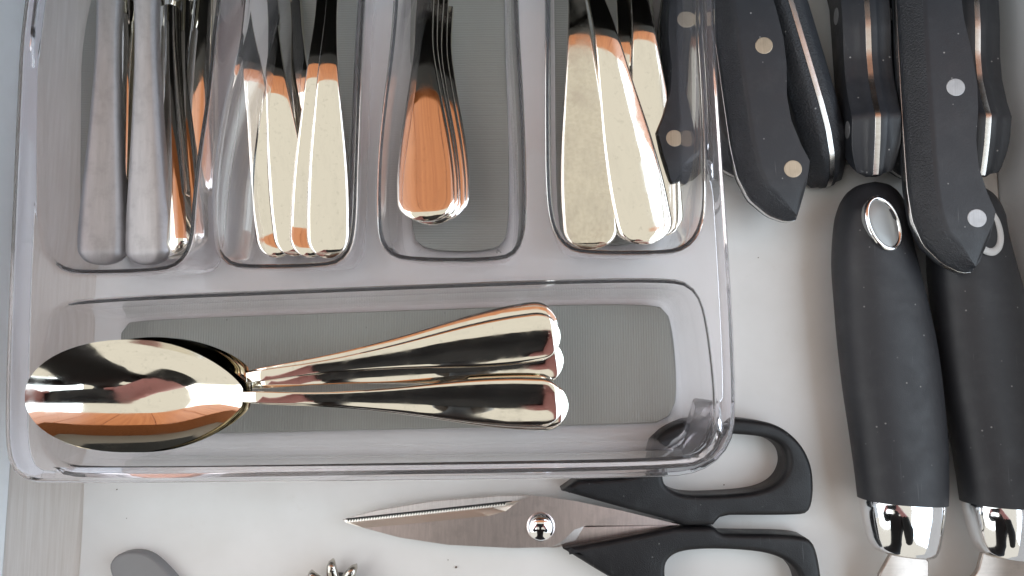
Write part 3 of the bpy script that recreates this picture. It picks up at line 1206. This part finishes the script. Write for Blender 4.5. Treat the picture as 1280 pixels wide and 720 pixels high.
M_PRONG = m_polished('dark worn steel', (0.50, 0.47, 0.42), 0.10, 0.22, 0.9)
OC = P(420, 745, 0.5)
op = thing('pronged_tool', 'small shiny metal tool with blunt prongs below the scissor tip', 'kitchen tool', (OC.x, OC.y, 0))
oo = (OC.x, OC.y, 0)
for k in range(9):
    a = 2 * math.pi * k / 9 + 0.30
    d, s_ = Vector((math.cos(a), math.sin(a), 0)), Vector((-math.sin(a), math.cos(a), 0))
    rings = []
    for q, hw, z in ((0.55, 0.26, 0.55), (0.9, 0.22, 0.72), (1.15, 0.18, 0.74), (1.28, 0.12, 0.62), (1.32, 0.04, 0.5)):
        c = Vector((OC.x, OC.y, 0)) + d * q * 1.05
        rings.append([c + s_ * (hw * math.cos(2 * math.pi * j / 12)) + Vector((0, 0, z + 0.16 * math.sin(2 * math.pi * j / 12))) for j in range(12)])
    v_, f_ = stack_rings(rings)
    mesh('prong', v_, f_, M_PRONG, op, off=oo, angle=60)
rings = []
for r, z in ((0.75, 0.0), (0.80, 0.3), (0.72, 0.62), (0.5, 0.75), (0.05, 0.78)):
    rings.append([Vector((OC.x + r * math.cos(2 * math.pi * j / 32), OC.y + r * math.sin(2 * math.pi * j / 32), z)) for j in range(32)])
v_, f_ = stack_rings(rings)
mesh('hub', v_, f_, M_SHADE_HUB, op, off=oo)

# ------------------------------------------------------------------ what the polished metal mirrors: counter, cupboards, wall, phone
cab = thing('kitchen_counter', 'black countertop over the far half of the drawer, seen only as reflections', 'counter', (0, 45, 10))
bevel_box('countertop', -110, 110, 17.5, 78, 10.0, 14.0, M_COUNTER, cab, 0.3, off=(0, 45, 10))
bevel_box('carcass_panel', -110, XL - 1.5, 20.0, 22.0, -60, 9.9, M_COUNTER, cab, 0.1, off=(0, 45, 10))
bevel_box('carcass_panel', XR + 1.5, 110, 20.0, 22.0, -60, 9.9, M_COUNTER, cab, 0.1, off=(0, 45, 10))
bevel_box('back_panel', XL - 10, XR + 10, 34.0, 36.0, -60, 9.9, M_COUNTER, cab, 0.1, off=(0, 45, 10))
wl = bevel_box('wall', -150, 150, 78.3, 80, 14.1, 190, m_simple('grey tiled wall', (0.42, 0.40, 0.37), 0.5), None, 0.1)
wl['kind'] = 'structure'
cup = thing('wall_cupboard', 'orange wood wall cupboards above the counter, seen only as reflections', 'cupboard', (0, 60, 60))
for i in range(8):
    bevel_box('door', -112 + 28 * i, -84.5 + 28 * i, 44, 46, 60, 128, M_WOOD, cup, 0.3, off=(0, 60, 60))
bevel_box('carcass', -112, 112, 46.1, 78.2, 60.5, 127.5, M_WOOD, cup, 0.2, off=(0, 60, 60))
ph = thing('phone', 'black phone held flat above the drawer, seen only as reflections', 'phone', (-3, -3.4, 30.9))
bevel_box('phone_body', -10.0, 7.6, -8.0, 1.0, 30.5, 31.4, M_CAPB, ph, 0.25, off=(-3, -3.4, 30.9))


def photographer():
    # the person who holds the phone: one skinned figure, leaning over the drawer
    X = -1.2
    pts, rad, edges = [], [], []

    def add(p, r, to=None):
        pts.append(p)
        rad.append(r)
        if to is not None:
            edges.append((to, len(pts) - 1))
        return len(pts) - 1
    pel = add((X, -50, 8), 13)
    waist = add((X, -45, 24), 11.5, pel)
    chest = add((X, -30, 44), 13, waist)
    nb = add((X, -21, 55), 6.0, chest)
    nk = add((X, -17, 60), 5.2, nb)
    jaw = add((X, -13, 64), 6.6, nk)
    hd = add((X, -11.5, 72), 8.4, jaw)
    add((X, -12, 79), 5.6, hd)
    for sg in (-1, 1):
        hip = add((X + sg * 9, -50, 1), 10, pel)
        kn = add((X + sg * 10, -48, -36), 6.2, hip)
        an = add((X + sg * 10, -51, -73), 4.0, kn)
        add((X + sg * 11, -38, -79.5), 3.2, an)
        sh = add((X + sg * 17, -26, 51), 6.0, chest)
        el = add((X + sg * 24, -24, 28), 4.4, sh)
        wr = add((X + sg * 14, -10, 28.5), 2.9, el)
        pm = add((X + sg * 10.3, -4.5, 28.6), 2.7, wr)
        for k, (dx, dy) in enumerate(((0.5, 3.6), (1.3, 1.9), (1.8, 0.2), (1.9, -1.4))):
            a = add((X + sg * (9.6 + dx * 0.4), -3.6 + dy * 0.9, 29.2), 0.95, pm)
            b = add((X + sg * (9.8 + dx * 0.2), -3.2 + dy, 32.0), 0.85, a)
            add((X + sg * (7.4 - 0.2 * k), -3.0 + dy, 32.6), 0.7, b)
        th = add((X + sg * 8.6, -7.2, 29.4), 1.1, pm)
        add((X + sg * 6.3, -7.4, 29.7), 0.85, th)
    me = bpy.data.meshes.new('person')
    me.from_pydata([Vector(p) * CM for p in pts], edges, [])
    o = bpy.data.objects.new('person', me)
    C.objects.link(o)
    sk = o.modifiers.new('skin', 'SKIN')
    for i, r in enumerate(rad):
        d = me.skin_vertices[0].data[i]
        fl = 0.68 if i in (pel, waist, chest) else 1.0
        d.radius = (r * CM, r * CM * fl)
        d.use_root = i == pel
    sb = o.modifiers.new('sub', 'SUBSURF')
    sb.levels = sb.render_levels = 2
    dg = bpy.context.evaluated_depsgraph_get()
    dg.update()
    m2 = bpy.data.meshes.new_from_object(o.evaluated_get(dg))
    bpy.data.objects.remove(o)
    o = link(bpy.data.objects.new('person', m2))
    m2.materials.clear()
    for m in (m_simple('black cloth', (0.015, 0.015, 0.018), 0.9), m_simple('dark trousers', (0.02, 0.02, 0.025), 0.8), m_simple('rosy skin', (0.66, 0.30, 0.30), 0.5)):
        m2.materials.append(m)
    for p in m2.polygons:
        c = p.center / CM
        p.use_smooth = True
        p.material_index = 1 if c.z < 12 else (2 if c.z > 65 or (c.y > -13 and c.z < 40) else 0)
    tag(o, 'person in a black top holding the phone above the drawer, seen only as reflections', 'person')
    # hair cap and face
    v, f = [], []
    hc = Vector((X, -13.0, 73))
    rings = []
    for i in range(15):
        a = math.pi * 0.68 * i / 14
        rings.append([hc + Vector((9.3 * math.sin(a) * math.cos(b), 9.6 * math.sin(a) * math.sin(b) - 1.0 - (1.5 if math.sin(b) < 0 else 0), 9.6 * math.cos(a) - (3.5 * (1 - math.cos(a)) if math.sin(b) < 0.3 else 0)))
                      for b in [2 * math.pi * k / 36 for k in range(36)]])
    v, f = stack_rings(rings)
    mesh('hair', v, f, m_simple('brown hair', (0.05, 0.028, 0.016), 0.5), o, angle=180)
    for sg in (-1, 1):
        v, f = stack_rings([[Vector((X + sg * 3.2 + 1.2 * math.sin(a) * math.cos(b), -3.4 + 0.9 * math.cos(a), 71.5 + 0.9 * math.sin(a) * math.sin(b))) for b in [2 * math.pi * k / 16 for k in range(16)]]
                            for a in [0.05 + 3.0 * i / 8 for i in range(9)]])
        mesh('eye', v, f, M_CAPB, o)
    v, f = stack_rings([[Vector((X + r * math.cos(b), y + r * 0.6 * math.sin(b), z)) for b in [2 * math.pi * k / 12 for k in range(12)]]
                        for r, y, z in ((0.3, -3.4, 73), (0.9, -2.6, 70.5), (1.5, -2.2, 68.8), (0.4, -3.4, 68.2))])
    mesh('nose', v, f, m2.materials[2], o)
    v, f = stack_rings([[Vector((X + 2.4 * math.cos(b) * r, -4.6 + q, 65.5 + 0.7 * math.sin(b) * r)) for b in [2 * math.pi * k / 16 for k in range(16)]] for r, q in ((1, -1), (1, 0), (0.6, 0.5))])
    mesh('mouth', v, f, m_simple('lips', (0.42, 0.14, 0.13), 0.4), o)


photographer()
